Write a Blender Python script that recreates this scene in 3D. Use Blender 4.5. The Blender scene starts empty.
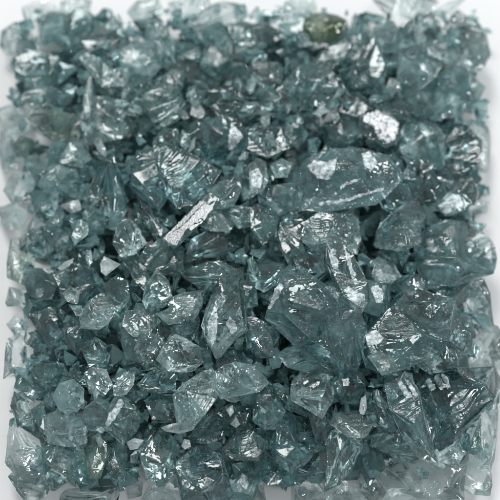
# A heap of crushed blue-teal glass on a white surface, seen from steeply above.
import bpy, bmesh, math, random
import numpy as np
from mathutils import Vector
from mathutils.bvhtree import BVHTree
from mathutils.geometry import delaunay_2d_cdt

S = 0.0003                      # metres per unit (one unit = 1/500 of the framed width)
TILT = math.radians(27)         # camera tilt away from straight down
DIST = 1200.0
TARGET = np.array([0.0, 0.0, 55.0])
FWD = np.array([0.0, math.sin(TILT), -math.cos(TILT)])
UPV = np.array([0.0, math.cos(TILT), math.sin(TILT)])
RGT = np.array([1.0, 0.0, 0.0])
CAM = TARGET - FWD * DIST

scene = bpy.context.scene
coll = scene.collection

def spot(px, py, h):
    """Point of the heap at height h that shows at (px, py) of the frame."""
    d = FWD * DIST + RGT * (px - 250.0) + UPV * (250.0 - py)
    return CAM + d * ((h - CAM[2]) / d[2])

def heap_height(px, py):
    d = min(px - 2, 498 - px, py + 26, 515 - py)
    d = max(d, 0.0)
    return 9.0 + HEAP * (1 - math.exp(-d / 62.0))
HEAP = 78.0

# ------------------------------------------------------------------ materials
def nt(name):
    m = bpy.data.materials.new(name); m.use_nodes = True
    t = m.node_tree; t.nodes.clear()
    return m, t, t.nodes, t.links

def glass_material(name, body, dens, dust, milky, rough, relief, speckle):
    """Broken glass: clear refracting body that absorbs towards its own colour, a dusty film and
    micro-chipped whitish specks on the fracture faces."""
    m, t, N, L = nt(name)
    out = N.new('ShaderNodeOutputMaterial')
    tc = N.new('ShaderNodeTexCoord')
    info = N.new('ShaderNodeObjectInfo')
    add = N.new('ShaderNodeVectorMath'); add.operation = 'ADD'
    scl = N.new('ShaderNodeVectorMath'); scl.operation = 'SCALE'; scl.inputs['Scale'].default_value = 1 / S
    L.new(tc.outputs['Object'], scl.inputs[0])
    off = N.new('ShaderNodeVectorMath'); off.operation = 'SCALE'; off.inputs['Scale'].default_value = 300
    L.new(info.outputs['Random'], off.inputs[0])
    cmb = N.new('ShaderNodeCombineXYZ')
    for k in range(3): L.new(info.outputs['Random'], cmb.inputs[k])
    L.new(cmb.outputs[0], off.inputs[0])
    L.new(scl.outputs[0], add.inputs[0]); L.new(off.outputs[0], add.inputs[1])
    def noise(scale, detail, rgh=.55, dist=0.0):
        n = N.new('ShaderNodeTexNoise'); n.inputs['Scale'].default_value = scale
        n.inputs['Detail'].default_value = detail; n.inputs['Roughness'].default_value = rgh
        n.inputs['Distortion'].default_value = dist
        L.new(add.outputs[0], n.inputs['Vector']); return n
    def ramp(sock, a, b, lo=0.0, hi=1.0):
        r = N.new('ShaderNodeMapRange'); r.inputs[1].default_value = a; r.inputs[2].default_value = b
        r.inputs[3].default_value = lo; r.inputs[4].default_value = hi
        L.new(sock, r.inputs[0]); return r.outputs[0]
    def math_(op, a, b):
        n = N.new('ShaderNodeMath'); n.operation = op
        for k, v in enumerate((a, b)):
            if isinstance(v, (int, float)): n.inputs[k].default_value = v
            else: L.new(v, n.inputs[k])
        return n.outputs[0]
    # relief of the fracture faces: broad waves, hackle lines, pits
    broad = noise(.085, 2.0, .5, .6)
    fine = noise(.42, 3.0, .6, .4)
    mp = N.new('ShaderNodeMapping'); mp.inputs['Scale'].default_value = (.05, .75, .3)
    mp.inputs['Rotation'].default_value = (.4, .3, .9)
    L.new(add.outputs[0], mp.inputs['Vector'])
    hack = N.new('ShaderNodeTexNoise'); hack.inputs['Scale'].default_value = 1.0; hack.inputs['Detail'].default_value = 2
    L.new(mp.outputs[0], hack.inputs['Vector'])
    hk = ramp(hack.outputs[0], .52, .8)
    patch = ramp(noise(.06, 1.0).outputs[0], .46, .62)
    hgt = math_('ADD', math_('MULTIPLY', broad.outputs[0], 2.2), math_('MULTIPLY', math_('MULTIPLY', fine.outputs[0], .9), patch))
    hgt = math_('ADD', hgt, math_('MULTIPLY', math_('MULTIPLY', hk, .7), patch))
    bump = N.new('ShaderNodeBump'); bump.inputs['Strength'].default_value = relief
    bump.inputs['Distance'].default_value = S
    L.new(hgt, bump.inputs['Height'])
    # clear body
    gl = N.new('ShaderNodeBsdfGlass'); gl.inputs['IOR'].default_value = 1.5
    gl.inputs['Color'].default_value = (.97, .99, .985, 1)
    L.new(ramp(patch, 0, 1, rough, rough + .10), gl.inputs['Roughness'])
    L.new(bump.outputs[0], gl.inputs['Normal'])
    # dusty film in the glass's own tint
    df = N.new('ShaderNodeBsdfDiffuse'); df.inputs['Color'].default_value = (*milky, 1)
    tl = N.new('ShaderNodeBsdfTranslucent'); tl.inputs['Color'].default_value = (*milky, 1)
    L.new(bump.outputs[0], df.inputs['Normal'])
    film = N.new('ShaderNodeMixShader'); film.inputs[0].default_value = .55
    L.new(df.outputs[0], film.inputs[1]); L.new(tl.outputs[0], film.inputs[2])
    mix = N.new('ShaderNodeMixShader')
    cloud = ramp(noise(.05, 3.0, .6).outputs[0], .35, .7, 0.0, dust * 1.75)
    L.new(math_('MULTIPLY', cloud, ramp(info.outputs['Random'], 0, 1, .6, 1.4)), mix.inputs[0])
    L.new(gl.outputs[0], mix.inputs[1]); L.new(film.outputs[0], mix.inputs[2])
    # crushed white specks
    vo = N.new('ShaderNodeTexVoronoi'); vo.inputs['Scale'].default_value = .3
    L.new(add.outputs[0], vo.inputs['Vector'])
    sp = math_('MULTIPLY', ramp(vo.outputs['Distance'], .34, .14), ramp(noise(.12, 2.0).outputs[0], .54, .62))
    sp = math_('MULTIPLY', sp, ramp(fine.outputs[0], .42, .58))
    sp = math_('MULTIPLY', sp, speckle * .6)
    wd = N.new('ShaderNodeBsdfPrincipled'); wd.inputs['Base Color'].default_value = (.72, .80, .81, 1)
    wd.inputs['Roughness'].default_value = .3
    L.new(bump.outputs[0], wd.inputs['Normal'])
    mix2 = N.new('ShaderNodeMixShader')
    L.new(sp, mix2.inputs[0]); L.new(mix.outputs[0], mix2.inputs[1]); L.new(wd.outputs[0], mix2.inputs[2])
    L.new(mix2.outputs[0], out.inputs['Surface'])
    va = N.new('ShaderNodeVolumeAbsorption'); va.inputs['Color'].default_value = (*body, 1)
    va.inputs['Density'].default_value = dens / S
    L.new(va.outputs[0], out.inputs['Volume'])
    return m

TEAL = (.32, .62, .63)
FILM = (.165, .34, .342)
MAT = {
    'c': glass_material('teal_glass', TEAL, .022, .16, FILM, .01, .36, .5),
    'd': glass_material('deep_teal_glass', (.25, .54, .575), .030, .13, (.09, .20, .205), .01, .32, .3),
    't': glass_material('bright_teal_glass', (.24, .57, .605), .027, .15, (.14, .33, .36), .01, .32, .5),
    'p': glass_material('pale_glass', (.60, .76, .775), .0045, .18, (.54, .65, .66), .02, .4, .4),
    'g': glass_material('green_tinted_glass', (.41, .61, .52), .017, .17, (.28, .39, .33), .02, .5, .8),
    'o': glass_material('olive_glass', (.30, .45, .12), .045, .20, (.075, .12, .03), .02, .8, 1.2),
    'f': glass_material('smoky_glass', (.33, .61, .63), .019, .25, (.18, .32, .328), .06, .35, .25),
    'w': glass_material('frosty_glass', (.43, .68, .71), .011, .20, (.35, .53, .535), .03, .6, 1.2),
    's': glass_material('glinting_glass', (.33, .62, .645), .015, .10, (.27, .42, .435), .003, .6, .7),
    'h': glass_material('scratched_glass', (.30, .60, .66), .012, .18, (.21, .395, .41), .02, 1.1, 1.1),
    'b': glass_material('smoky_blue_glass', (.28, .58, .625), .017, .16, (.15, .305, .315), .02, .75, .7),
    'x': glass_material('whitened_glass', (.6, .75, .76), .008, .34, (.66, .73, .74), .05, .6, 1.0),
}

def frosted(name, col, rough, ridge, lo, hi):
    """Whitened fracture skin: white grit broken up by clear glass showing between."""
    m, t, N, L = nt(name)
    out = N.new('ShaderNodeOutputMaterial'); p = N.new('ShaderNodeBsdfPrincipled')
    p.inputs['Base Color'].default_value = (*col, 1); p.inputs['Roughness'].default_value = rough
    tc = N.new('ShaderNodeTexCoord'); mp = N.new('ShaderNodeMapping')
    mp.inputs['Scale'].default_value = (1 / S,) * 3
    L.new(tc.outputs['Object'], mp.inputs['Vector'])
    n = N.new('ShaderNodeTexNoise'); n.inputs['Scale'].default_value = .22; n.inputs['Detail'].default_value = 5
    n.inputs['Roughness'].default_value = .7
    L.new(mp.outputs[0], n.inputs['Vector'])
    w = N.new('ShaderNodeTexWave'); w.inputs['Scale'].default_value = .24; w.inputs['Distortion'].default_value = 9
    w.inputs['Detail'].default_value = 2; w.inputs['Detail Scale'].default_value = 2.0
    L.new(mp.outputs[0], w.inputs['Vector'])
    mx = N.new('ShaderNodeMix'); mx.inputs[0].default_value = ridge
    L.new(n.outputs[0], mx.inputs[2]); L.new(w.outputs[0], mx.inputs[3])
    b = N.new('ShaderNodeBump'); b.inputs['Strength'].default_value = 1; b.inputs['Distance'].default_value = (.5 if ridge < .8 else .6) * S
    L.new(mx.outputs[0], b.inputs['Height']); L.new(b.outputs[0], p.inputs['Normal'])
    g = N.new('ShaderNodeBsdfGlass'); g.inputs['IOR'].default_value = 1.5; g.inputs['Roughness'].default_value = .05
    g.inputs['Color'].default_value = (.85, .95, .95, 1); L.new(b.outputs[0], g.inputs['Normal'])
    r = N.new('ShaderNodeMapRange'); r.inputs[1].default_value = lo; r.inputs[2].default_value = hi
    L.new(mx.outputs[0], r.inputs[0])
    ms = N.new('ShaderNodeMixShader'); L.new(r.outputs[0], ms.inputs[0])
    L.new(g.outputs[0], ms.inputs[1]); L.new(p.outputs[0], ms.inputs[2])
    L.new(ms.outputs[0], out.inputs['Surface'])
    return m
PARTMAT = {
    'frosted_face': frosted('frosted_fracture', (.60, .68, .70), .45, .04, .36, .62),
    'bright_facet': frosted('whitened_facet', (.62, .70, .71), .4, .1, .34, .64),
    'white_crust': frosted('gritty_crust', (.72, .74, .76), .6, .1, .40, .50),
    'etched_edge': frosted('etched_pattern', (.80, .82, .82), .5, .8, .16, .30),
}

# ------------------------------------------------------------------ shard geometry
def hull(points, cuts=(), bevel=0.0):
    bm = bmesh.new()
    for p in points: bm.verts.new(p)
    r = bmesh.ops.convex_hull(bm, input=bm.verts)
    dead = [g for g in set(r['geom_interior']) | set(r['geom_unused']) if isinstance(g, bmesh.types.BMVert)]
    bmesh.ops.delete(bm, geom=dead, context='VERTS')
    for (co, no) in cuts:                       # a fracture plane that takes a corner off
        r = bmesh.ops.bisect_plane(bm, geom=bm.verts[:] + bm.edges[:] + bm.faces[:], dist=1e-4,
                                   plane_co=co, plane_no=no, clear_outer=True)
        ed = [e for e in bm.edges if e.is_boundary]
        if ed: bmesh.ops.holes_fill(bm, edges=ed, sides=0)
    bmesh.ops.dissolve_limit(bm, angle_limit=math.radians(9), verts=bm.verts, edges=bm.edges)
    if bevel > 0:
        bmesh.ops.bevel(bm, geom=bm.edges[:], offset=bevel, offset_type='OFFSET', segments=1, profile=.5,
                        affect='EDGES', clamp_overlap=True)
    bmesh.ops.triangulate(bm, faces=bm.faces)
    bmesh.ops.remove_doubles(bm, verts=bm.verts, dist=.02)
    bmesh.ops.recalc_face_normals(bm, faces=bm.faces)
    bm.verts.index_update()
    V = np.array([v.co[:] for v in bm.verts])
    F = np.array([[v.index for v in f.verts] for f in bm.faces if len(f.verts) == 3])
    bm.free()
    return V, F

def relief(V, F, n, rng, ripples, scoop, chip):
    """Split every fracture face n x n, hollow it, ripple it and nibble its edges."""
    fn = np.cross(V[F[:, 1]] - V[F[:, 0]], V[F[:, 2]] - V[F[:, 0]])
    fa = np.linalg.norm(fn, axis=1, keepdims=True); fn = fn / np.maximum(fa, 1e-9)
    size = np.sqrt(fa[:, 0]); nf = len(F)
    ij = [(i, j) for i in range(n + 1) for j in range(n + 1 - i)]
    num = {q: k for k, q in enumerate(ij)}
    B = np.array([(i / n, j / n, (n - i - j) / n) for i, j in ij])
    tri = []
    for i in range(n):
        for j in range(n - i):
            tri.append((num[i, j], num[i + 1, j], num[i, j + 1]))
            if i + j < n - 1: tri.append((num[i + 1, j], num[i + 1, j + 1], num[i, j + 1]))
    tri = np.array(tri)
    X = np.einsum('mk,fkc->fmc', B, V[F])
    w = 27 * B[:, 0] * B[:, 1] * B[:, 2]; e = np.minimum(1, 3 * w)
    sag = .75 * w + 1.1 * (B[:, 0] * B[:, 1] + B[:, 1] * B[:, 2] + B[:, 2] * B[:, 0])
    sc = scoop * size * np.where(rng.uniform(0, 1, nf) < .3, rng.uniform(.6, 1.2, nf), rng.uniform(-.1, .35, nf))
    d = -sc[:, None] * sag[None, :]
    facing = fn @ UPZ > .2
    for (cc, lam, amp) in ripples:
        r = np.linalg.norm(X - cc, axis=2)
        r = r + .7 * np.sin(X[:, :, 0] * .31) + .7 * np.sin(X[:, :, 1] * .23 + 1)
        s = np.sin(6.2832 * r / lam) + .35 * np.sin(12.566 * r / lam + 1)
        d += (amp * s * e[None, :]) * facing[:, None]
    hk = (rng.uniform(0, 1, nf) < .3) & (size > 7)
    hc = V[F[np.arange(nf), rng.integers(0, 3, nf)]]
    hl = rng.uniform(3.5, 8, nf); ha = rng.uniform(.02, .10, nf) * hk
    if ripples: ha = ha * ~facing
    d += ha[:, None] * e[None, :] * np.sin(6.2832 * np.linalg.norm(X - hc[:, None, :], axis=2) / hl[:, None])
    flat = X.reshape(-1, 3)
    _, first, inv = np.unique(np.round(flat, 2), axis=0, return_index=True, return_inverse=True)
    inv = inv.reshape(-1)
    P = flat[first]
    D = np.zeros_like(P)
    np.add.at(D, inv, (d[:, :, None] * fn[:, None, :]).reshape(-1, 3))
    T = inv.reshape(nf, -1)[:, tri].reshape(-1, 3)
    T = T[(T[:, 0] != T[:, 1]) & (T[:, 1] != T[:, 2]) & (T[:, 0] != T[:, 2])]
    # nibbling: a few sums of sines with random directions stand for the uneven breakage
    for (wl, am) in ((26, 1.0), (11, .55), (5.5, .28)):
        for _ in range(4):
            k = rng.normal(size=3); k = k / np.linalg.norm(k) * 6.2832 / (wl * rng.uniform(.7, 1.4))
            dr = rng.normal(size=3); dr /= np.linalg.norm(dr)
            D += dr[None, :] * (chip * am * .45 * np.sin(P @ k + rng.uniform(0, 6.28)))[:, None]
    return P + D, T
UPZ = -FWD

def shard_points(poly, h0, rng, thick):
    poly = np.array(poly, float); c2 = poly.mean(0)
    ext = poly.max(0) - poly.min(0); small = float(min(ext)); big = float(max(ext))
    ang = rng.uniform(0, 6.28); g = rng.uniform(.1, .5)
    gx, gy = g * math.cos(ang), g * math.sin(ang)
    lim = .32 * small
    th = small * thick
    rim = []
    for (x, y) in poly:
        dz = np.clip((x - c2[0]) * gx + (y - c2[1]) * gy, -lim, lim) + rng.uniform(-.12, .12) * th
        rim.append(spot(x, y, max(h0 + dz, 1.5)))
    rim = np.array(rim); cc = rim.mean(0)
    up = np.array([-gx * .8, gy * .8, 1.0]); up /= np.linalg.norm(up)
    view = CAM - cc; view /= np.linalg.norm(view)
    up = up * .5 + view * .5; up /= np.linalg.norm(up)
    pts = list(rim)
    m = len(rim)
    if rng.uniform() < .5:                     # a broad flat original face with broken flanks
        s0 = rng.uniform(.5, .82); hh = th * rng.uniform(.18, .38)
        sh = (rng.uniform(-.14, .14), rng.uniform(-.14, .14))
        tl = rng.uniform(-.35, .35, 2)
        for i in range(0, m, 1 if m < 8 else 2):
            v = (rim[i] - cc) * s0
            pts.append(cc + v + RGT * sh[0] * small + UPV * sh[1] * small + up * (hh + v[0] * tl[0] * .5 + v[1] * tl[1] * .5))
    else:                                      # one or two crests
        for _ in range(rng.integers(1, 4)):
            i = rng.integers(m); s = rng.uniform(.1, .72)
            pts.append(cc + (rim[i] - cc) * s + up * th * rng.uniform(.2, .5))
    for _ in range(rng.integers(2, 4)):
        i = rng.integers(m); s = rng.uniform(.2, .85)
        pts.append(cc + (rim[i] - cc) * s - up * th * rng.uniform(.35, .7))
    pts = np.array(pts); pts[:, 2] = np.maximum(pts[:, 2], .6)
    return pts, cc, small, big

def mesh_from(name, P, T, mat, smooth=34):
    me = bpy.data.meshes.new(name)
    me.from_pydata([tuple(p) for p in P * S], [], [tuple(int(i) for i in t) for t in T])
    me.polygons.foreach_set('use_smooth', [True] * len(me.polygons))
    me.set_sharp_from_angle(angle=math.radians(smooth))
    me.materials.append(mat)
    me.update()
    return me

def patch_mesh(name, poly, P, T, origin, mat, rng, crust):
    """A whitened skin on part of a shard, following its surface, about a third of a millimetre thick."""
    bvh = BVHTree.FromPolygons([tuple(p) for p in P], [tuple(int(i) for i in t) for t in T])
    poly = np.array(poly, float)
    ring = []
    for i in range(len(poly)):
        a, b = poly[i], poly[(i + 1) % len(poly)]
        k = max(1, int(np.linalg.norm(b - a) / 1.6))
        for j in range(k):
            ring.append(a + (b - a) * j / k + rng.normal(size=2) * (.45 if not crust else .8))
    ins = []
    lo, hi = poly.min(0), poly.max(0)
    st = 1.1
    def inside(q):
        r = False
        for i in range(len(poly)):
            a, b = poly[i], poly[(i + 1) % len(poly)]
            if (a[1] > q[1]) != (b[1] > q[1]) and q[0] < (b[0] - a[0]) * (q[1] - a[1]) / (b[1] - a[1]) + a[0]: r = not r
        return r
    y = lo[1]
    while y < hi[1]:
        x = lo[0]
        while x < hi[0]:
            q = np.array([x, y]) + rng.uniform(-.3, .3, 2)
            if inside(q): ins.append(q)
            x += st
        y += st
    pts = [Vector(p) for p in ring] + [Vector(p) for p in ins]
    nr = len(ring)
    V2, _, F2, *_ = delaunay_2d_cdt(pts, [(i, (i + 1) % nr) for i in range(nr)], [], 1, 1e-4)
    top, bot, ok = [], [], []
    for v in V2:
        d = spot(v.x, v.y, 0) - CAM; d /= np.linalg.norm(d)
        loc, nrm, _i, _d = bvh.ray_cast(Vector(CAM), Vector(d))
        if loc is None: top.append(None); bot.append(None); continue
        n = np.array(nrm)
        if n @ d > 0: n = -n
        l = np.array(loc)
        z = .35 + (rng.uniform(.2, 2.4) if crust else rng.uniform(0, .12))
        top.append(l + n * z); bot.append(l - n * .5)
    verts = []; mt, mb = {}, {}
    for i in range(len(V2)):
        if top[i] is not None:
            mt[i] = len(verts); verts.append(top[i]); mb[i] = len(verts); verts.append(bot[i])
    faces = []; cnt = {}
    for f in F2:
        if any(i not in mt for i in f): continue
        zs = [top[i] for i in f]
        if max(np.linalg.norm(zs[i] - zs[i - 1]) for i in range(len(f))) > 7: continue
        g = [mt[i] for i in f]
        faces.append(g); faces.append([mb[i] for i in reversed(f)])
        for i in range(len(f)):
            e = (f[i], f[(i + 1) % len(f)]); cnt[e] = 1
    for (a, b) in cnt:
        if (b, a) not in cnt: faces.append([mt[b], mt[a], mb[a], mb[b]])
    bm = bmesh.new()
    bv = [bm.verts.new(tuple((p - origin) * S)) for p in verts]
    for f in faces:
        try: bm.faces.new([bv[i] for i in f])
        except ValueError: pass
    bmesh.ops.delete(bm, geom=[v for v in bm.verts if not v.link_faces], context='VERTS')
    bmesh.ops.recalc_face_normals(bm, faces=bm.faces)
    me = bpy.data.meshes.new(name); bm.to_mesh(me); bm.free()
    me.polygons.foreach_set('use_smooth', [True] * len(me.polygons))
    me.set_sharp_from_angle(angle=math.radians(40))
    me.materials.append(mat)
    return me

WORLD = 0.70
FSTOP = 12
LAMP_AT = [((-.30, 1.05, 1.5), (.50, .68), 22.0, (1, .99, .97)),
           ((1.25, .45, 1.25), (.32, .36), 12.5, (.97, .99, 1)),
           ((.24, -.60, 1.9), (.13, .13), 5.0, (1, 1, 1))]
LAMP_DIRS = [np.array(a[0]) / np.linalg.norm(a[0]) for a in LAMP_AT]
LAMP_ODDS = [.55, .33, .12]
def LAMPS():
    for (loc, sz, p, col), nm in zip(LAMP_AT, ('window_light', 'softbox', 'small_lamp')):
        lamp(nm, loc, sz[0], p, col, sz[1])

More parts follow.
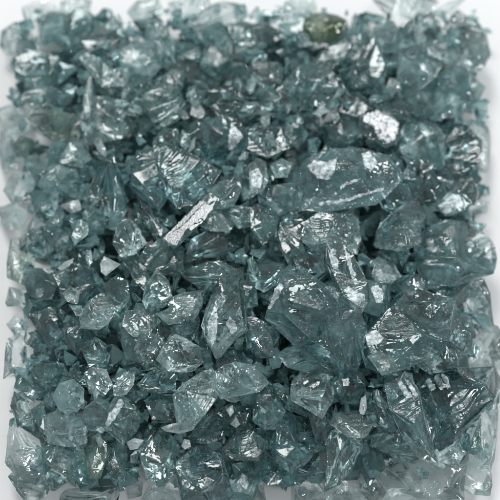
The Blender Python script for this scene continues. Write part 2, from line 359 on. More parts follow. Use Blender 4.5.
DATA = """
3,45 5,33 14,26 26,30 31,40 27,52 8,53|p||shard|pale rounded shard at the heap's upper left corner with white beside it
26,8 35,2 50,3 58,14 45,22 27,20|p|l-6|flake|whitish blurred flake at the upper left corner, topmost on that side
39,20 50,14 62,17 66,25 60,38 44,42 40,32|c||shard|hazy teal shard with a tiny white glint, next to the whitish corner flake
62,3 75,-3 88,2 86,16 72,18 64,10|p|l-4|shard|blurred blue teal shard cut by the top edge above the framed dark wedge
64,22 80,14 92,20 88,40 75,50 64,42|c||shard|dull grey teal shard between the hazy glinting shard and the framed dark wedge
17,65 24,53 42,50 54,60 60,75 50,84 32,82 20,76|c|l6|chunk|knobbly blue chunk with white glints along its lower edge, near the upper left edge
20,95 32,85 50,87 62,92 68,100 60,108 38,108 24,103|c|l8 t.6|flake|flat lens shaped blue flake with a white scratched middle, below the knobbly blue chunk
84,40 100,30 112,32 118,38 108,45 92,45|d|l6|shard|dark wedge framed by thin white edges near the top
79,56 88,55 98,60 110,72 122,82 104,87 94,76 84,64|c|l10 t.6 k78,56,5,.5|blade|long slanting blade with bright pale rims below the framed dark wedge
106,28 112,18 122,25 124,40 114,40|w|l6|shard|small frosty speckled crystal touching the framed dark wedge
85,118 84,100 89,82 91,88 90,110 88,122|p|l10|sliver|thin upright pale sliver standing beside the big rounded frosty chunk
87,125 92,100 104,92 115,97 122,112 128,132 112,136 94,136|w|l8|chunk|big rounded frosty chunk beside the thin upright sliver
28,118 40,110 60,112 78,118 82,132 76,140 55,140 35,132|g|l6|chunk|mottled greenish chunk with gritty white specks below the lens shaped flake
0,112 14,105 28,112 26,128 8,132|p|l-4|shard|pale sparkling shard on the edge beside the mottled greenish chunk
170,0 190,-5 215,0 212,12 196,24 172,22|p|l-4|slab|broad milky slab cut by the top edge, with soft blurred outline
175,32 195,26 215,4 240,4 250,14 235,22 205,30 185,36|p|t.6|blade|long pale blade with a light ridge pointing up to the top edge
130,12 140,2 158,0 166,10 160,24 140,24|p|l-4|shard|whitish blurred shard at the top edge beside the broad milky slab
205,32 218,26 228,34 226,48 212,50 204,42|c||shard|rounded grey teal shard with a pale spot under the long pale blade
228,26 240,22 256,28 252,42 236,44|c||shard|small smoky shard beneath the end of the long pale blade
146,34 149,22 154,18 160,24 162,40 155,46 147,42|d|l6|shard|dark upright shard with two little spires near the top edge
160,30 168,30 174,46 172,62 164,66 158,52|c|l6|shard|upright shard with a bright white glint, next to the dark one with spires
122,52 130,42 148,42 158,50 158,66 146,74 128,72|w|l8|chunk|crumbly chunk covered in frosty white grit below the dark spired shard
200,58 212,50 226,54 232,66 220,74 204,70|c|l4|shard|oval teal shard with a pale upper rim, above the dark glinting crust
172,68 188,64 200,72 204,86 192,92 176,84|d||shard|plain dark teal shard with no glints, beside the oval pale rimmed shard
216,68 232,64 250,68 252,84 240,92 222,86|d|s l6|chunk|dark chunk strewn with sharp little white glints in the upper middle
150,98 162,86 176,88 182,102 176,118 160,124 150,114|c|l6|shard|square teal shard with a bright corner beside the white striped chip
190,115 192,103 196,100 206,110 205,118 198,120|x|l14 k186,98,3.4,.55|chip|small white chip with dark stripes like a tiny shell
174,112 178,103 190,117 184,120|x|l10|sliver|small white curved sliver just beside the striped shell like chip
206,92 214,86 234,90 240,100 226,106 210,104|d|l4|shard|dark flat shard with one white corner glint below the dark glinting chunk
218,108 230,102 250,104 258,114 250,124 226,126|d|l4 t.6|slab|smooth dark slab lying above the teal chunk with the white face
122,86 134,76 146,80 152,94 144,108 128,106|c|l4|shard|teal shard below the crumbly gritty chunk, its top edge lit
120,112 130,104 146,108 156,118 150,130 134,132|c||shard|pale teal shard between the frosty rounded chunk and the square bright cornered shard
164,78 172,70 182,76 180,86 168,88|w|l8|chip|small frosty chip with crumbly white top above the square bright cornered shard
281,22 288,8 300,1 314,5 318,14 308,30 296,44 284,40|c|l4 t.6|slab|upright blue grey slab with a rounded top behind the olive green shard
301,29 306,16 320,8 338,8 347,20 342,34 326,47 310,41|o|l14 s|chunk|olive green chunk with white specks, the only strongly green one
250,28 262,24 280,30 286,40 272,48 256,42|d||shard|dark blurred shard with one white streak beside the upright blue grey slab
245,70 262,60 280,60 293,72 288,80 266,86 248,86|d|l8 t.6|slab|smooth dark blue slab with a rounded end in the upper middle
306,72 322,52 346,36 354,36 350,52 332,62 316,74|c|l4 t.6|blade|hazy slanted blade running down from beneath the olive green chunk
353,60 362,44 374,32 376,58 366,66 356,68|d|l6|shard|dark teal triangular shard with a sharp upright tip near the top
282,88 300,68 330,60 334,66 318,84 300,108 292,104|c|l8 t.6|blade|light blue tapering blade between the smooth dark slab and the white dots
308,106 316,92 336,80 340,90 328,106 314,112|c|l6|shard|slanted shard with parallel streaks beside the light blue tapering blade
250,100 266,92 286,98 296,108 280,116 258,114|d||shard|very dark shard below the smooth dark blue slab with rounded end
346,78 354,64 366,62 374,72 368,88 352,90|d|s l6|shard|dark shard with vertical glinting scratches below the sharp triangular shard
335,90 352,86 368,94 372,104 356,114 340,108|d||shard|dark teal shard with a small bright dash, above the white crusted lump
317,110 321,102 325,103 324,110 320,112|x|l26|chip|tiny bright white chip, upper one of two below the slanted streaked shard
331,115 338,112 340,118 334,124|x|l16|chip|tiny bright white chip, lower one of two above the large scratched shard
327,76 332,71 335,74 330,80|x|l24|chip|tiny white chip lying at the tip of the light blue tapering blade
362,120 366,112 380,114 392,118 404,126 398,142 386,148 374,140 364,132|c|l12 P362,116;366,110;380,112;392,116;398,124;396,136;388,144;378,138;372,126;364,122=white_crust|chunk|grey lump with a bumpy white crust on top, above the large scratched shard
368,-4 376,6 390,14 406,18 420,16 432,10 440,2 425,-8 395,-10|p|l6 k400,-30,5,.4|slab|broad curved pale slab with dark streaks cut by the top edge
420,18 440,8 458,-2 462,0 448,12 430,20|p|l2 t.6|blade|thin pale green blade pointing up at the top edge towards the right
437,44 448,24 458,16 474,22 485,36 486,52 478,66 466,74 450,64|p|l2|chunk|almost colourless clear chunk with a dark inner spot at the upper right corner
458,64 464,58 470,58 472,68 464,74|w|l6|chip|small knob of glittering glass under the almost colourless corner chunk
372,36 382,22 392,24 398,36 394,48 380,50|w|l8|chunk|sparkling white speckled chunk beneath the broad curved pale slab
398,40 404,26 418,18 436,22 440,34 430,46 410,48|c|l4|shard|hazy shard with white blotches between the curved slab and the grey rounded chunk
398,68 404,52 422,46 442,52 450,66 440,82 418,86 402,80|f|l8|chunk|smooth grey blue rounded chunk with a tiny pit, upper right
425,90 440,74 456,66 468,74 472,92 468,112 454,122 434,118 424,106|f|l10|chunk|large smooth slate blue chunk with glittering rims near the right edge
400,90 416,84 428,96 430,112 416,110 404,102|c|s l10|shard|small shard with sparkling dots wedged between two smooth grey chunks
470,90 474,80 484,88 478,100 470,104|f|l-4|flake|small pointed grey flake sticking out of the upper right edge
384,92 389,77 396,79 403,90 396,92|x|l10|chip|white tent shaped chip below the bright teal upright shard's neighbours
466,124 470,116 480,115 488,124 489,144 486,166 479,166 478,150 470,136|p|l2|shard|clear tall shard with a golden glint standing at the right edge
366,84 372,60 378,50 386,66 384,84 378,98 368,96|t|l10|shard|bright teal upright shard with a pointed top, upper right
376,104 390,92 402,92 410,106 404,118 388,116 378,112|c|l4|shard|grey teal shard with glittering dots above the white crusted lump
0,150 2,132 12,138 20,152 16,170 4,172|p|l-2|shard|faint whitish shard at the left edge under the pale sparkling one
16,146 22,138 32,140 34,152 22,156|g|l4|chip|yellowish green chip with a white glint at the left side
6,190 14,174 26,170 34,184 30,198 14,202|p|s|shard|pale shard with a row of sharp white glints at the left edge
64,160 70,144 80,144 88,158 80,165 70,164|w|l8|shard|light faceted shard with a bright round tip below the mottled greenish chunk
48,156 54,144 66,143 68,154 60,164 50,162|c|l4|shard|small teal shard clinging beside the light one with bright round tip
42,180 56,168 78,172 82,186 70,194 50,190|w|l10|chunk|jagged icy chunk with many white crests, left of the dark pyramid
57,206 74,204 80,198 82,210 72,213|x|l14 t.6|sliver|flat white pointed sliver lying below the jagged icy chunk
48,222 56,215 64,215 60,224 52,226|w|l10|chip|small glittering pale chip above the grey five sided shard
72,236 78,224 86,226 86,234 76,242|w|l12|chip|pale wedge shaped chip beside the shiny rimmed pebble
84,196 98,168 108,152 110,172 104,190 94,208 86,206|d|l10|shard|tall dark grey pyramid shard with smooth sides, left of the teal one
100,210 108,182 112,160 122,182 126,208 116,226 104,224|t|l8|shard|tall teal pyramid shard with glinting dots, paired with the dark grey pyramid
22,240 34,222 46,230 44,246 32,250 22,248|f|l8|shard|plain grey five sided shard near the left edge
10,262 12,236 22,238 30,252 38,270 26,284 8,276|g|l2|chunk|green tinted chunk with white streaks on the left edge
32,170 40,160 50,166 50,180 38,182|c||shard|small teal shard with one bead like glint near the jagged icy chunk
84,214 94,208 104,216 102,230 90,232|c|l4 s|shard|small glittering shard at the foot of the tall dark grey pyramid
46,232 58,228 68,234 66,246 52,248|c|l2|shard|small muted shard between the grey five sided one and the pale wedge chip
0,210 14,204 26,212 20,228 8,226|p|l-6|shard|faint pale shard low on the left edge beside a white bay
34,196 46,192 58,200 52,214 38,212|c|l2|shard|dull teal shard between the row of glints and the white pointed sliver
160,152 172,150 190,156 205,164 213,172 208,186 192,198 178,206 168,196 164,174|d|l24 t.7 k150,140,7,.7|shard|dark shard with bold curved white ripples like a shell
134,168 140,156 152,152 164,158 170,176 168,196 158,206 142,198 134,184|t|l10|chunk|rounded deep teal chunk with a frosty upper corner, joined to the rippled shard
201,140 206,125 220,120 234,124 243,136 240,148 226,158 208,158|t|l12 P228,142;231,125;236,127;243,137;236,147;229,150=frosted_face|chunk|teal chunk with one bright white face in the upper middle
164,238 184,216 205,198 238,164 246,172 212,208 190,230 176,246|c|l24 t.6 P164,238;172,226;190,212;200,200;206,202;207,212;196,222;186,230;176,246;170,244=etched_edge|slab|long slanted slab with a white dotted etched edge at its lower end
208,196 220,184 234,178 240,190 232,204 216,208|s|l14|shard|glittering swirled crystal lying against the upper half of the long etched slab
196,224 206,214 220,214 230,224 226,230 208,230|w|l16 t.6|flake|flat pale oval flake just right of the white dotted etched edge
226,212 236,206 252,210 254,222 240,226|c|l8|shard|small grey teal shard beside the flat pale oval flake
186,252 192,238 210,230 232,232 236,246 220,256 200,258|d|l6|shard|broad dark shard under the flat pale oval flake
134,190 140,190 154,214 164,234 156,240 144,222|d|l8|blade|narrow dark blade pointing down towards the foot of the etched slab
114,244 120,228 130,223 138,230 142,242 134,252 122,254|s|l18|pebble|round dark pebble like shard with a bright shiny curled rim
148,254 158,242 170,240 180,250 176,266 162,272 150,264|c|l10|shard|rounded shard with an arched top below the foot of the etched slab
240,176 252,164 258,180 256,196 244,196|c|l8|shard|narrow shard at the upper end of the long etched slab
178,138 190,126 202,128 202,144 190,152 180,148|d|l2|shard|plain dark shard beside the teal chunk with the white face
156,142 164,130 176,132 178,146 166,152|c|l4 s|shard|small spotted teal shard above the shell rippled dark shard
250,132 262,124 280,128 292,138 288,148 268,156 252,148|d|l12 k262,90,5,.6|slab|dark slab with straight white streaks, between the teal white faced chunk and large scratched shard
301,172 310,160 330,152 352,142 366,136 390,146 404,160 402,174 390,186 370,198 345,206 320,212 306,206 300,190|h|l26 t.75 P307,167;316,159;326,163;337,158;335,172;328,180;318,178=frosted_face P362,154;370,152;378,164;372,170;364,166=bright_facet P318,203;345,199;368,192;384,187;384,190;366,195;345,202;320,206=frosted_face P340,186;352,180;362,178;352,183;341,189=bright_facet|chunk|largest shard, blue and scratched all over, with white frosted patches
300,200 318,204 345,204 366,196 368,208 356,216 334,222 312,222 302,214|c|l14 t.6|slab|rounded clear ledge projecting beneath the largest scratched shard
302,238 306,222 318,212 344,214 350,224 352,248 340,256 318,250|w|l16 k318,300,5,.7|chunk|layered shard with grey horizontal bands right under the clear ledge
347,220 352,216 357,224 360,244 358,254 351,252 348,238|w|l18 k350,200,5,.6|sliver|knotted white upright sliver beside the banded layered shard
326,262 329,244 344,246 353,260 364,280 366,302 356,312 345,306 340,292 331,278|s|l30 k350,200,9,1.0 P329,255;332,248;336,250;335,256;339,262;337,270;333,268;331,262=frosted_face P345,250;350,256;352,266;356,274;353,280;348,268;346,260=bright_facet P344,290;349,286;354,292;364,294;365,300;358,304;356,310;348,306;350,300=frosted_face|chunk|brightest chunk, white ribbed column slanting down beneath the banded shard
250,172 256,160 264,166 268,180 262,190 252,192|s|l20 P251,186;251,172;258,168;262,178;260,188=bright_facet|shard|mirror bright shard with a round white facet in the middle
264,194 276,186 294,186 300,196 296,210 278,212 266,206|f|l12|shard|foggy grey shard with a pale rim between the mirror bright one and clear ledge
272,166 280,160 290,166 286,176 276,176|w|l12|chip|small sparkling chip beside the mirror bright shard
252,210 264,206 276,214 274,232 264,240 254,230|c|l8 s|shard|teal shard with curved white glints below the mirror bright shard
276,216 290,212 300,220 298,238 286,248 276,236|d|l6|shard|dark spotted shard beside the banded layered shard
326,128 338,120 356,122 358,138 342,144 328,142|d||shard|dark shard in the hollow over the largest scratched shard
282,246 292,238 302,244 304,258 290,262|c|l8|shard|small shard with a pale dome top at the foot of the banded shard
404,132 414,124 434,126 440,138 438,160 426,168 410,164 402,150|c|l10 s|shard|blue teal shard dotted with glints, beside the largest scratched shard
438,132 450,126 466,126 478,142 477,160 470,174 452,176 440,164 438,148|d|l8 k440,120,7,.7|chunk|dark fluted chunk with upright grooves at the right edge
406,170 420,164 436,170 440,190 428,204 412,206 402,192|t|l8|chunk|plain deep teal chunk under the glint dotted blue shard
438,178 452,174 468,178 475,190 470,200 450,198 440,192|d|l4|shard|smooth dark shard between the fluted chunk and the bright grey plate
438,206 452,193 460,195 472,202 464,208 446,215|f|l16 t.6 P438,206;452,194;460,196;464,205;446,214=frosted_face|plate|plate with a bright light grey face near the right edge
462,198 476,188 478,198 468,206|d|l12|chip|dark sharp chip with a lit rim touching the bright grey plate
466,212 478,200 486,204 484,212 472,219|p|l-2 t.6|flake|white translucent flake jutting from the right edge beneath the bright grey plate
376,240 382,228 396,214 412,206 418,220 414,240 404,248 386,246|s|l20|shard|clear three sided shard with fine bright outlines, right of the banded shard
416,260 418,236 430,220 456,220 472,228 484,244 490,256 486,270 474,276 450,282 430,280|f|l12 s|chunk|big smoky round chunk with dark pits at the right edge
382,196 392,186 406,188 410,202 400,212 388,210|t|l8|shard|smooth rounded teal shard just below the lower end of the largest shard
462,176 476,166 478,178 472,186|f|l4|flake|light grey flake at the base of the dark fluted chunk
8,302 12,290 28,292 34,302 24,306 10,305|p|l-4|flake|pale teal flake sticking out over a white bay on the left edge
28,296 44,290 46,304 44,314 30,312|c|l4|shard|small flat teal shard with square corner beside the pale jutting flake
26,280 36,272 52,272 60,284 58,298 44,298 30,292|f|l6|shard|soft grey blue shard under the green tinted edge chunk
57,268 64,262 74,258 72,266 64,275|x|l16 t.6|chip|bright white slanted chip at the tip of the hollow dark teal chunk
62,278 74,268 92,270 102,284 98,298 82,304 66,294|d|l10|chunk|hollow looking dark teal chunk between two bright white chips
100,264 104,256 112,262 121,264 111,270 106,276 101,272|x|l18 t.6|chip|light star shaped chip below the shiny rimmed pebble
80,316 88,304 98,294 106,292 110,302 118,318 112,326 98,328 84,326|w|l18 k104,290,4,.7|shard|fan shaped shard with fine white rays spreading down
37,318 46,308 58,312 64,330 60,348 48,344 40,332|d|l6|shard|dark blue shard with one white glint, left of the fan shaped shard
64,330 74,318 84,328 84,344 76,350 66,342|d|l4|shard|dark shard tapering downwards next to the fan shaped shard
8,372 10,340 24,333 31,338 30,358 26,370 14,374|p|l2 t.6|slab|tall pale greenish slab standing on the left edge with a light rim
6,324 14,316 24,320 24,328 10,330|x|l-4|flake|near white flake with one dark corner on the left edge
64,294 70,288 78,292 76,302 68,300|w|l30|chip|pale chip lying on the hollow dark teal chunk's lower side
28,344 36,332 46,344 48,352 36,350|c|l2|shard|small teal shard between the tall pale slab and the dark blue shard
104,290 114,280 126,286 130,304 120,314 108,306|c|l6|shard|smooth grey teal shard with rounded side, right above the fan shaped shard
68,374 80,366 96,370 94,382 74,384|d|l2|shard|very dark flat shard in a hollow above the bright capped oval shard
84,350 96,342 108,350 104,364 90,366|c|l4 s|shard|speckled teal shard below the fan shaped shard
34,372 44,362 62,364 66,376 52,386 38,382|c|l4|shard|sparkling pale shard at the left between tall slab and dark hollow
144,262 150,250 164,246 174,258 182,270 178,275 162,272 146,270|c|l12 s|shard|shard with a bright crumbly lower rim, above the leaf shaped shard
126,262 136,254 146,268 150,286 146,290 136,280|c|l10|shard|curved shard with a thin white arc along its side
144,300 148,286 158,276 166,284 170,296 162,304 148,306|c|l18|shard|leaf shaped pointed shard with a flat pale face
182,276 194,268 220,260 240,266 244,274 226,280 200,284 184,284|c|l10 t.6|slab|long flat smoky slab above the tall shard with the white triangle
170,300 184,294 200,294 200,306 192,316 176,310|s|l14|shard|shard of thin overlapping flakes right of the leaf shaped shard
158,314 172,308 188,312 186,320 170,323|w|l16 t.6|flake|glassy flat flake with a white middle below the overlapping flakes
124,324 130,314 148,312 155,322 150,332 134,336|w|l14 k130,330,5,.35|shard|shard with swirling concentric white rings like a whorl
201,326 206,310 216,290 222,278 240,276 246,290 244,320 242,340 226,350 214,350 206,340|s|l24 P207,328;216,300;218,318;216,338;212,347=frosted_face P226,322;230,317;236,322;237,331;231,334=bright_facet|chunk|tall pointed chunk with a narrow white triangular face
164,358 168,344 176,336 190,342 203,348 201,362 190,369 172,368|w|l18|chunk|bright icy chunk with fan of facets below the glassy flat flake
138,350 142,334 156,338 165,350 158,366 146,366|w|l14|shard|white frosted shard beside the bright icy chunk
172,328 184,322 196,326 194,338 180,340|d|l10|shard|small dark shard with a pale knob above the bright icy chunk
152,322 160,316 172,330 168,344 156,338|d|l8|shard|dark smooth wedge between the ringed whorl and the bright icy chunk
234,292 242,284 254,290 256,304 244,306|c|l10|shard|small shard leaning on the tall pointed chunk's upper side
124,342 132,334 142,342 138,358 126,358|c|l6|shard|dull shard left of the white frosted one, below the ringed whorl
220,354 234,350 250,356 252,366 236,368 222,366|d|l4|shard|dark flat shard at the foot of the tall pointed chunk
264,312 270,296 280,281 296,280 310,278 318,288 334,298 350,310 358,330 361,350 352,366 338,372 328,362 320,348 300,344 280,334|b|l26 t.7 P265,308;270,298;279,283;284,286;278,298;270,310=frosted_face|chunk|big smoky chunk in the lower middle with a frosted rounded ridge
274,354 280,344 298,344 318,350 324,360 320,368 304,370 284,366|f|l18|shard|foggy light grey shard tucked under the big smoky chunk
324,284 336,280 346,288 352,300 340,304 328,296|c|l12|shard|clear shard between the big smoky chunk and the white ribbed column
250,268 262,264 278,270 278,282 262,288 250,282|c|l8|shard|teal shard with two upright glints above the big smoky chunk
294,258 308,250 324,256 326,270 312,280 298,274|d|l8 s|shard|dark shard with star like specks next to the white ribbed column
248,322 256,316 268,332 272,350 260,356 250,344|s|l10|shard|streaky shard wedged between tall pointed chunk and big smoky chunk
366,284 376,282 388,286 387,306 378,312 366,308|f|l16 P370,288;378,285;384,294;382,304;376,302=bright_facet|plate|flat grey plate with a pale oval spot beside the white ribbed column
366,340 376,326 390,314 398,298 412,292 430,294 446,304 450,322 446,340 436,352 416,364 392,366 374,360|b|l24 k392,280,9,.9 P366,336;376,330;384,338;376,346;368,344=bright_facet|chunk|big blue chunk with shiny wavy white ridges at lower right
462,300 470,284 478,276 494,290 490,310 492,328 480,332 466,320|p|l4|shard|smooth pale grey green shard standing at the right edge
400,282 410,276 424,278 424,290 408,294|d|l10|shard|small dark rounded shard at the top of the big blue wavy chunk
446,330 456,320 468,322 472,336 468,350 454,352 446,344|s|l10|shard|shard with scalloped glinting rim to the right of the big blue wavy chunk
474,360 478,340 490,328 502,324 505,356 494,366 480,366|p|l-4|shard|faint pale teal shard cut off by the right edge
416,362 428,348 448,344 460,352 452,366 432,372|d|l14|shard|dark wedge with a thin light upper rim, under the big blue wavy chunk
374,272 380,262 392,266 398,276 388,282 378,280|s|l14|shard|dark shard with crinkled white reflections, right of the ribbed column
440,288 452,280 466,284 464,300 452,308 442,302|c|l6|shard|teal shard under the big smoky round chunk's lower edge
372,358 380,354 392,360 396,370 382,374|w|l34 t.6|flake|pale pointed flake at the lower left corner of the big blue wavy chunk
16,410 18,398 26,404 36,418 46,432 44,440 30,430 20,424|c|l4|blade|slanted blade with dark rim running along the lower left edge
20,394 26,387 34,392 33,402 26,402|w|l8|chip|bluish white rounded chip at the left edge above the slanted dark rimmed blade
56,396 62,386 74,383 83,390 83,402 76,408 62,408|w|l12|shard|oval shard with a bright white cap, lower left
48,430 50,416 62,408 78,408 84,422 84,440 70,444 52,440|w|l12|chunk|pale speckled chunk with a bright corner under the white capped oval
84,420 88,408 98,401 106,404 108,418 102,432 90,428|f|l14|shard|smooth kite shaped shard with a light rim beside the pale speckled chunk
105,424 110,410 120,397 134,408 130,424 122,438 112,432|c|l18 P105,424;109,414;120,399;124,403;114,420;108,427=frosted_face|prism|prism with a long bright white side next to the kite shaped shard
86,444 92,432 106,436 108,456 100,476 90,478 86,462|g|l8|shard|grey olive shard standing below the kite shaped shard
10,462 11,440 14,432 26,440 40,450 46,462 36,472 20,472|p|l2 s|shard|pale bubbly shard at the lower left edge
48,452 62,442 80,448 84,466 88,482 78,480 62,470 50,462|c|l10|shard|teal shard ending in a dark glassy point at the lower left
14,478 22,468 40,472 48,482 40,498 26,500|p|l2|shard|plain pale teal shard in the lower left corner
40,484 48,466 62,468 66,482 54,490|c|l4|shard|small shard above the white gap in the lower left corner
52,494 66,490 90,494 108,490 122,486 118,500 90,508 60,506|d|l4 t.6|blade|long dark streaked blade along the bottom edge at the left
107,470 108,438 122,436 126,456 122,476 112,478|c|l8|slab|upright light teal slab below the prism with the white side
32,412 42,406 48,420 48,434 40,430|c|l6|shard|muted shard between the slanted dark rimmed blade and the speckled chunk
18,386 22,376 38,374 48,382 40,392 26,390|c|l2|shard|pale teal shard on the edge under the tall pale slab
58,464 64,458 72,460 70,470 64,472|x|l16 t.6|chip|small light grey chip on the shard with a dark glassy point
88,378 94,370 104,372 112,384 104,392 92,390|s|l12|shard|small swirly shard with white curls above the kite shaped shard
114,386 124,374 134,372 136,382 126,392 116,394|w|l12 k110,370,4,.6|shard|small shard with feathery white ripples right of the swirly one
176,395 186,386 198,378 210,372 216,384 216,396 208,408 196,420 182,424 180,408|w|l20 k150,380,5,.5|chunk|frosty rectangular chunk with streaked corner, lower middle
160,428 170,424 186,426 197,420 194,430 180,434 166,432|x|l18 t.6|chip|crumbly white chip along the lower rim of the frosty rectangular chunk
143,384 150,374 164,370 174,378 172,390 158,393 146,390|c|l10|shard|rounded teal shard with a crisp lower edge, left of the frosty rectangular chunk
150,402 158,394 174,396 180,408 172,418 156,416|d|l6 s|shard|dark shard peppered with fine white dots beside the frosty rectangular chunk
125,430 126,404 136,408 140,418 136,430 130,434|c|l8|shard|narrow pale shard to the right of the prism with the white side
126,442 134,438 145,439 138,449 130,450|x|l16 t.6|chip|flat white triangular chip below the prism with the white side
140,450 146,436 160,434 172,446 174,470 166,480 148,478 142,464|f|l12|chunk|large dull grey green chunk with faint frost, lower left of centre
181,446 184,439 190,440 191,447 185,450|x|l18|chip|tiny bright crystal chip above the square pale blue block
180,470 186,456 200,450 220,456 226,476 228,494 210,500 186,498 180,486|b|l18|block|square pale blue block with white flecks at the bottom
186,438 200,424 214,412 228,412 230,428 222,438 204,444|d|l8 t.6|slab|dark slanted slab below the frosty rectangular chunk
222,414 230,402 250,398 258,410 250,426 232,424|d|l8|shard|dark shard with two white chips on its left end
226,410 233,404 234,412 230,417|x|l22|chip|upper of two white chips on the end of a dark shard
230,424 236,416 240,424 236,428|x|l22|chip|lower of two white chips on the end of a dark shard
226,450 236,430 252,432 262,444 254,456 236,458|f|l10 k236,410,7,.5|shard|smooth grey shard with dark curved lines above the square pale block
226,490 234,464 252,460 256,480 250,498 236,500|c|l10 P238,482;244,470;248,466;250,480;245,490=frosted_face|shard|shard with an upright white streak right of the square pale blue block
218,382 222,370 236,366 250,370 262,382 256,390 240,390 226,394|w|l30 k262,398,5,.7|shard|scallop shaped shard with shell like white ripples, below the tall pointed chunk
125,484 136,478 144,482 142,496 128,500|x|l2|flake|whitish flake at the bottom edge under the dull grey green chunk
146,498 152,486 168,484 178,492 176,506 152,508|p|l4|shard|pale shard cut by the bottom edge beside the square pale blue block
252,400 258,386 272,382 280,394 282,410 276,428 264,430 254,420|c|l14 s|shard|upright shard with a white upper corner beside the streaked blue chunk
290,386 296,372 314,366 330,372 338,386 330,400 320,412 306,408 292,400|s|l22|chunk|clear bright faceted chunk right of the scallop shaped shard
270,392 282,392 300,400 318,412 304,414 286,408|d|l10|blade|dark ridge like blade running beneath the clear bright faceted chunk
274,446 278,422 288,414 304,416 314,430 318,446 308,462 292,468 276,460|t|l20 s|chunk|bright blue teal chunk with white streaked rims at lower middle
264,470 274,462 292,466 302,474 300,484 282,484 266,482|t|l12|shard|glittering shard attached under the bright blue teal chunk
326,472 328,444 336,428 350,420 366,424 364,446 352,468 340,482 328,484|d|l18|chunk|broad smooth dark chunk right of the bright blue teal chunk
334,424 340,416 358,418 370,426 366,436 348,434|s|l22 t.6|flake|flake with white shining edges on top of the broad smooth dark chunk
359,410 361,398 366,395 367,408 364,415 360,414|x|l24|chip|upright white oval chip in front of the dark pyramid
250,486 262,484 264,500 250,504|p|l2|flake|small pale flake at the bottom edge next to a white patch
298,484 308,478 322,484 328,498 310,506 298,500|p|l4|shard|pale shard at the bottom edge below the bright blue teal chunk
326,490 340,482 356,486 366,494 352,506 330,504|p|l4|shard|crumbled pale shard at the bottom edge under the broad smooth dark chunk
334,382 340,374 352,376 360,386 354,400 342,402 336,394|d|l16 P341,379;349,379;349,386;343,386=bright_facet|shard|nearly black shard with a square pale spot
248,470 256,448 268,452 270,468 258,480|c|l8|shard|brownish grey shard left of the bright blue teal chunk
250,430 264,430 276,440 272,456 256,452|d|l8|shard|dark shard with bright specks at its edge, against the bright blue teal chunk
310,416 326,412 334,424 328,444 318,438|d|l8|shard|dark wedge in the gap between blue teal chunk and broad dark chunk
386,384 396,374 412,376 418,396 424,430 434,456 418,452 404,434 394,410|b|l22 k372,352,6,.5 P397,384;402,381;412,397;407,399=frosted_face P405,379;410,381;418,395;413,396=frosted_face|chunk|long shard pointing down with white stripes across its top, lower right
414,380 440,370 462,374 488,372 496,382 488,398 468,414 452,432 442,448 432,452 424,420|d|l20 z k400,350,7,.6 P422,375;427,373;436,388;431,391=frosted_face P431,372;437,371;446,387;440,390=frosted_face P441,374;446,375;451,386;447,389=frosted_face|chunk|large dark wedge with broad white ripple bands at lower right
362,424 380,426 400,434 420,450 432,458 414,458 390,452 370,446|d|l14 t.6|slab|smooth dark slab sloping down above the large pale block
366,410 372,394 384,386 396,406 400,432 384,428 370,422|d|l14|shard|smooth dark pyramid with a sharp lower corner left of the striped long shard
476,444 480,420 486,408 496,406 497,432 494,458 490,472 480,462|p|l6|shard|upright clear grey blade at the lower right edge
462,440 470,428 480,420 478,446 468,452|c|l6|shard|small teal arrow shaped shard against the upright clear grey blade
376,470 384,454 400,452 430,460 456,468 460,480 456,496 440,502 420,496 396,494 380,488|p|l8|block|large pale almost white block at the bottom right
432,462 440,450 454,446 462,454 460,464 444,466|w|l10|chunk|knobbly colourless lump on top of the large pale block
458,466 466,448 478,458 488,474 486,490 470,490 460,482|p|l2 t.6|flake|flat colourless flake right of the large pale block
384,500 390,490 410,488 426,496 430,508 390,510|p|l12|shard|pale blue shard cut by the bottom edge, in front of the large pale block
360,490 368,478 378,480 384,494 372,502|p|l2|flake|small pale flake left of the large pale block
478,404 490,390 498,386 498,402 488,412|f|l2|flake|grey flake at the right edge just above the upright clear blade
"""

# ------------------------------------------------------------------ the shards that show, one object each
GROUP = 'shards of crushed glass heaped on the white surface'
def parse(s): return [tuple(float(v) for v in p.split(',')) for p in s.replace(';', ' ').split()]

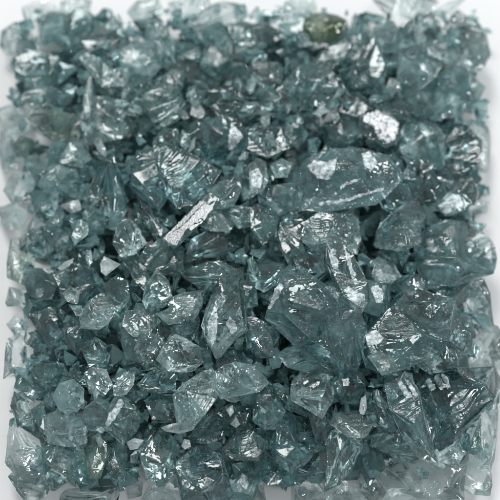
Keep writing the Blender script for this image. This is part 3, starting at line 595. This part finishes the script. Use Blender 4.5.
for idx, line in enumerate(DATA.strip().splitlines()):
    poly_s, mk, opts, kind, label = line.split('|')
    kind = {'blade': 'splinter', 'sliver': 'splinter', 'slab': 'wedge', 'plate': 'wedge', 'block': 'chunk', 'prism': 'wedge'}.get(kind, kind)
    rng = np.random.default_rng(1000 + idx)
    parts = []; 
    lift, thick, rip, rough_s = 0.0, 1.0, [], False
    for o in opts.split():
        if '=' in o:
            a, b = o.split('='); parts.append((b, parse(a.lstrip('P'))))
        elif o[0] == 'l': lift = float(o[1:])
        elif o[0] == 't': thick = float(o[1:])
        elif o[0] == 's': rough_s = True
        elif o[0] == 'k': rip.append([float(v) for v in o[1:].split(',')])
    poly = np.array(parse(poly_s))
    c = np.mean(poly, axis=0)
    if mk == 'o': poly = c + (poly - c) * 1.0
    elif mk != 'x':
        poly = c + (poly - c) * (1.30 if len(poly) < 9 and max(np.ptp(poly, axis=0)) < 45 else 1.16) * rng.uniform(.86, 1.14, (len(poly), 1))
    h0 = heap_height(c[0], c[1]) + lift * .8
    if (c[0] > 340 and c[1] > 462) or c[1] > 482: h0 = 14 + lift
    pts, cc, small, big = shard_points(poly, h0, rng, thick * .8)
    ripples = [(spot(x, y, h0), lam, amp * .34) for (x, y, lam, amp) in rip]
    cuts = []
    view = CAM - cc; view /= np.linalg.norm(view)
    ncut = 1 if (rip or mk in 'xws') else int(rng.uniform() < .22)
    if big > 45: ncut += 4
    for q in range(ncut):
        lp = LAMP_DIRS[0 if rip else rng.choice(len(LAMP_DIRS), p=LAMP_ODDS)]
        no = view + lp + rng.normal(size=3) * (.6 if 'z' in opts.split() else .015 if rip else .13 if q == 0 else .6); no /= np.linalg.norm(no)
        dd = pts @ no
        f = (rng.uniform(.36, .48) if big < 62 and thick < .95 or big < 45 else rng.uniform(.18, .28)) if rip else rng.uniform(.10, .28)
        cuts.append((Vector(cc + no * (dd.max() - f * (dd.max() - dd.min()) - cc @ no)), Vector(no)))
    V, F = hull(pts, cuts, 0 if (rip or rng.uniform() < .5) else .45)
    n = 30 if rip else int(np.clip(big / 7, 3, 8))
    P, T = relief(V, F, n, rng, ripples, .13 if big < 60 else .20, (.38 if mk in 'ws' else .22) + (.15 if rough_s else 0))
    me = mesh_from('glass_' + kind, P - cc, T, MAT[mk])
    ob = bpy.data.objects.new('glass_' + kind, me); coll.objects.link(ob)
    ob.location = tuple(cc * S)
    ob['label'] = label; ob['category'] = 'glass ' + kind; ob['group'] = GROUP; ob['kind'] = 'thing'
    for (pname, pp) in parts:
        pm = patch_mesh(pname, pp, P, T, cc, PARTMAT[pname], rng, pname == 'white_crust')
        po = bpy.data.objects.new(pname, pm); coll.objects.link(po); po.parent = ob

# small splinters lodged between the larger shards, thickest at the left and the top
rng = np.random.default_rng(41)
made = 0
while made < 68:
    px, py = rng.uniform(14, 480), rng.uniform(12, 480)
    if rng.uniform() > (1.0 if px < 160 or py < 190 else .3): continue
    k = int(rng.integers(4, 7)); L0 = rng.uniform(7, 11); a0 = rng.uniform(0, 3.14); asp = rng.uniform(.3, .65)
    ring = []
    for q in range(k):
        an = 6.2832 * (q + rng.uniform(-.25, .25)) / k
        x, y = L0 * math.cos(an) * rng.uniform(.75, 1.2), L0 * asp * math.sin(an) * rng.uniform(.75, 1.2)
        ring.append((px + x * math.cos(a0) - y * math.sin(a0), py + x * math.sin(a0) + y * math.cos(a0)))
    pts, cc, small, big = shard_points(ring, heap_height(px, py) + rng.uniform(11, 18), rng, .9)
    V, F = hull(pts, (), 0)
    P, T = relief(V, F, 4, rng, [], .13, .22)
    ob = bpy.data.objects.new('glass_splinter', mesh_from('glass_splinter', P - cc, T, MAT['ccswp'[int(rng.integers(5))]]))
    coll.objects.link(ob); ob.location = tuple(cc * S); ob['kind'] = 'thing'
    ob['label'] = 'tiny plain splinter lodged in a gap between larger shards'
    ob['category'] = 'glass splinter'; ob['group'] = 'tiny splinters lodged between the larger shards'
    made += 1

# ------------------------------------------------------------------ the buried rubble that fills the heap
rng = np.random.default_rng(7)
def simple_glass(name, tint, film, fac):
    m, t, N, L = nt(name)
    out = N.new('ShaderNodeOutputMaterial'); g = N.new('ShaderNodeBsdfGlass'); g.inputs['IOR'].default_value = 1.5
    g.inputs['Roughness'].default_value = 0; g.inputs['Color'].default_value = (*tint, 1)
    df = N.new('ShaderNodeBsdfDiffuse'); df.inputs['Color'].default_value = (*film, 1)
    mx = N.new('ShaderNodeMixShader'); mx.inputs[0].default_value = fac
    L.new(g.outputs[0], mx.inputs[1]); L.new(df.outputs[0], mx.inputs[2]); L.new(mx.outputs[0], out.inputs['Surface'])
    return m
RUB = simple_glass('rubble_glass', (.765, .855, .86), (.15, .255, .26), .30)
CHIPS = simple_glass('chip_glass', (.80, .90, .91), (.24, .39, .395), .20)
allP, allT, base = [], [], 0
def open_ground(px, py):      # where pale shards lie straight on the white surface
    return (px > 375 and py > 455) or py > 484 or (px < 30 and 195 < py < 235) or (px < 34 and py > 440)
def piece(px, py, h, r, n, chip):
    global base
    c = spot(px, py, h)
    pts = rng.normal(size=(11, 3)); pts /= np.linalg.norm(pts, axis=1, keepdims=True)
    pts = pts * rng.uniform(.65, 1.15, (11, 1)) * (np.array([r, r, r]) * rng.uniform(.25, 1.2, 3)) + c
    pts[:, 2] = np.maximum(pts[:, 2], .6)
    V, F = hull(pts)
    P, T = relief(V, F, n, rng, [], .13, chip)
    allP.append(P); allT.append(T + base); base += len(P)
    return len(T)
nbig = 0
for i in range(1000):
    px, py = rng.uniform(24, 476), rng.uniform(16, 482)
    if rng.uniform() > min(px - 14, 494 - px, py * 1.2) / 85: continue
    u, r = rng.uniform(.1, .9), rng.uniform(13, 25)
    if open_ground(px, py): continue
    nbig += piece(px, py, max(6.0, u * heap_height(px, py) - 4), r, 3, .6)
for i in range(300):
    px, py = rng.uniform(45, 455), rng.uniform(24, 470)
    if open_ground(px, py): continue
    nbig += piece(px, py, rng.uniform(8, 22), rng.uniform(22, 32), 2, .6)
for i in range(2500):
    px, py = rng.uniform(11, 486), rng.uniform(10, 494)
    if rng.uniform() > min(px + 24, 516 - px, py + 26) / 60: continue
    u, r = rng.uniform(.78, 1.06), rng.uniform(4.5, 13)
    if open_ground(px, py): continue
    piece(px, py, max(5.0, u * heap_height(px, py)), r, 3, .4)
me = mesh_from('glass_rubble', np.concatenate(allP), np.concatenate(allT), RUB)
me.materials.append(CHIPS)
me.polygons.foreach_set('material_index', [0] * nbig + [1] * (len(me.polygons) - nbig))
ob = bpy.data.objects.new('glass_rubble', me); coll.objects.link(ob)
ob['kind'] = 'stuff'; ob['label'] = 'buried small teal glass rubble filling the gaps of the heap'; ob['category'] = 'glass rubble'

# ------------------------------------------------------------------ the white surface
bm = bmesh.new()
for (x, y) in ((-1, -1), (1, -1), (1, 1), (-1, 1)): bm.verts.new((x * 3.0, y * 3.0, 0))
bm.faces.new(bm.verts)
me = bpy.data.meshes.new('white_surface'); bm.to_mesh(me); bm.free()
m, t, N, L = nt('matt_white')
out = N.new('ShaderNodeOutputMaterial'); p = N.new('ShaderNodeBsdfPrincipled')
p.inputs['Base Color'].default_value = (.585, .59, .595, 1); p.inputs['Roughness'].default_value = .7
tc = N.new('ShaderNodeTexCoord'); n = N.new('ShaderNodeTexNoise'); n.inputs['Scale'].default_value = 900
n.inputs['Detail'].default_value = 3
L.new(tc.outputs['Object'], n.inputs['Vector'])
b = N.new('ShaderNodeBump'); b.inputs['Strength'].default_value = .08; b.inputs['Distance'].default_value = .0003
L.new(n.outputs[0], b.inputs['Height']); L.new(b.outputs[0], p.inputs['Normal']); L.new(p.outputs[0], out.inputs['Surface'])
me.materials.append(m)
gr = bpy.data.objects.new('ground', me); coll.objects.link(gr)
gr['kind'] = 'structure'

# ------------------------------------------------------------------ light: soft studio surround and three lamps
w = bpy.data.worlds.new('World'); scene.world = w; w.use_nodes = True
bg = w.node_tree.nodes['Background']; bg.inputs['Color'].default_value = (.95, .98, 1, 1); bg.inputs['Strength'].default_value = WORLD
def lamp(name, loc, size, power, col=(1, 1, 1), size_y=None):
    l = bpy.data.lights.new(name, 'AREA'); l.energy = power; l.size = size; l.color = col
    if size_y: l.shape = 'RECTANGLE'; l.size_y = size_y
    o = bpy.data.objects.new(name, l); coll.objects.link(o)
    o.location = loc
    o.rotation_euler = (-Vector(loc)).to_track_quat('-Z', 'Y').to_euler()
LAMPS()

# ------------------------------------------------------------------ camera
cd = bpy.data.cameras.new('camera'); cam = bpy.data.objects.new('camera', cd); coll.objects.link(cam)
cam.location = tuple(CAM * S); cam.rotation_euler = (TILT, 0, 0)
cd.sensor_width = 36; cd.lens = 36 * DIST / 500
cd.clip_start = .01; cd.clip_end = 20
cd.dof.use_dof = True
foc = spot(270, 345, 95)
cd.dof.focus_distance = float((foc - CAM) @ FWD) * S
cd.dof.aperture_fstop = FSTOP
scene.camera = cam

scene.render.engine = 'CYCLES'
cy = scene.cycles
cy.max_bounces = 11; cy.transmission_bounces = 11; cy.glossy_bounces = 4; cy.diffuse_bounces = 3; cy.volume_bounces = 0
cy.transparent_max_bounces = 8
cy.caustics_reflective = True; cy.caustics_refractive = True; cy.blur_glossy = 0.0
cy.sample_clamp_indirect = 6
cy.use_denoising = True
cy.use_adaptive_sampling = True; cy.adaptive_threshold = .05; cy.adaptive_min_samples = 32
vs = scene.view_settings
scene.display_settings.display_device = 'sRGB'
vs.view_transform = 'Standard'; vs.look = 'None'; vs.exposure = 0; vs.gamma = 1
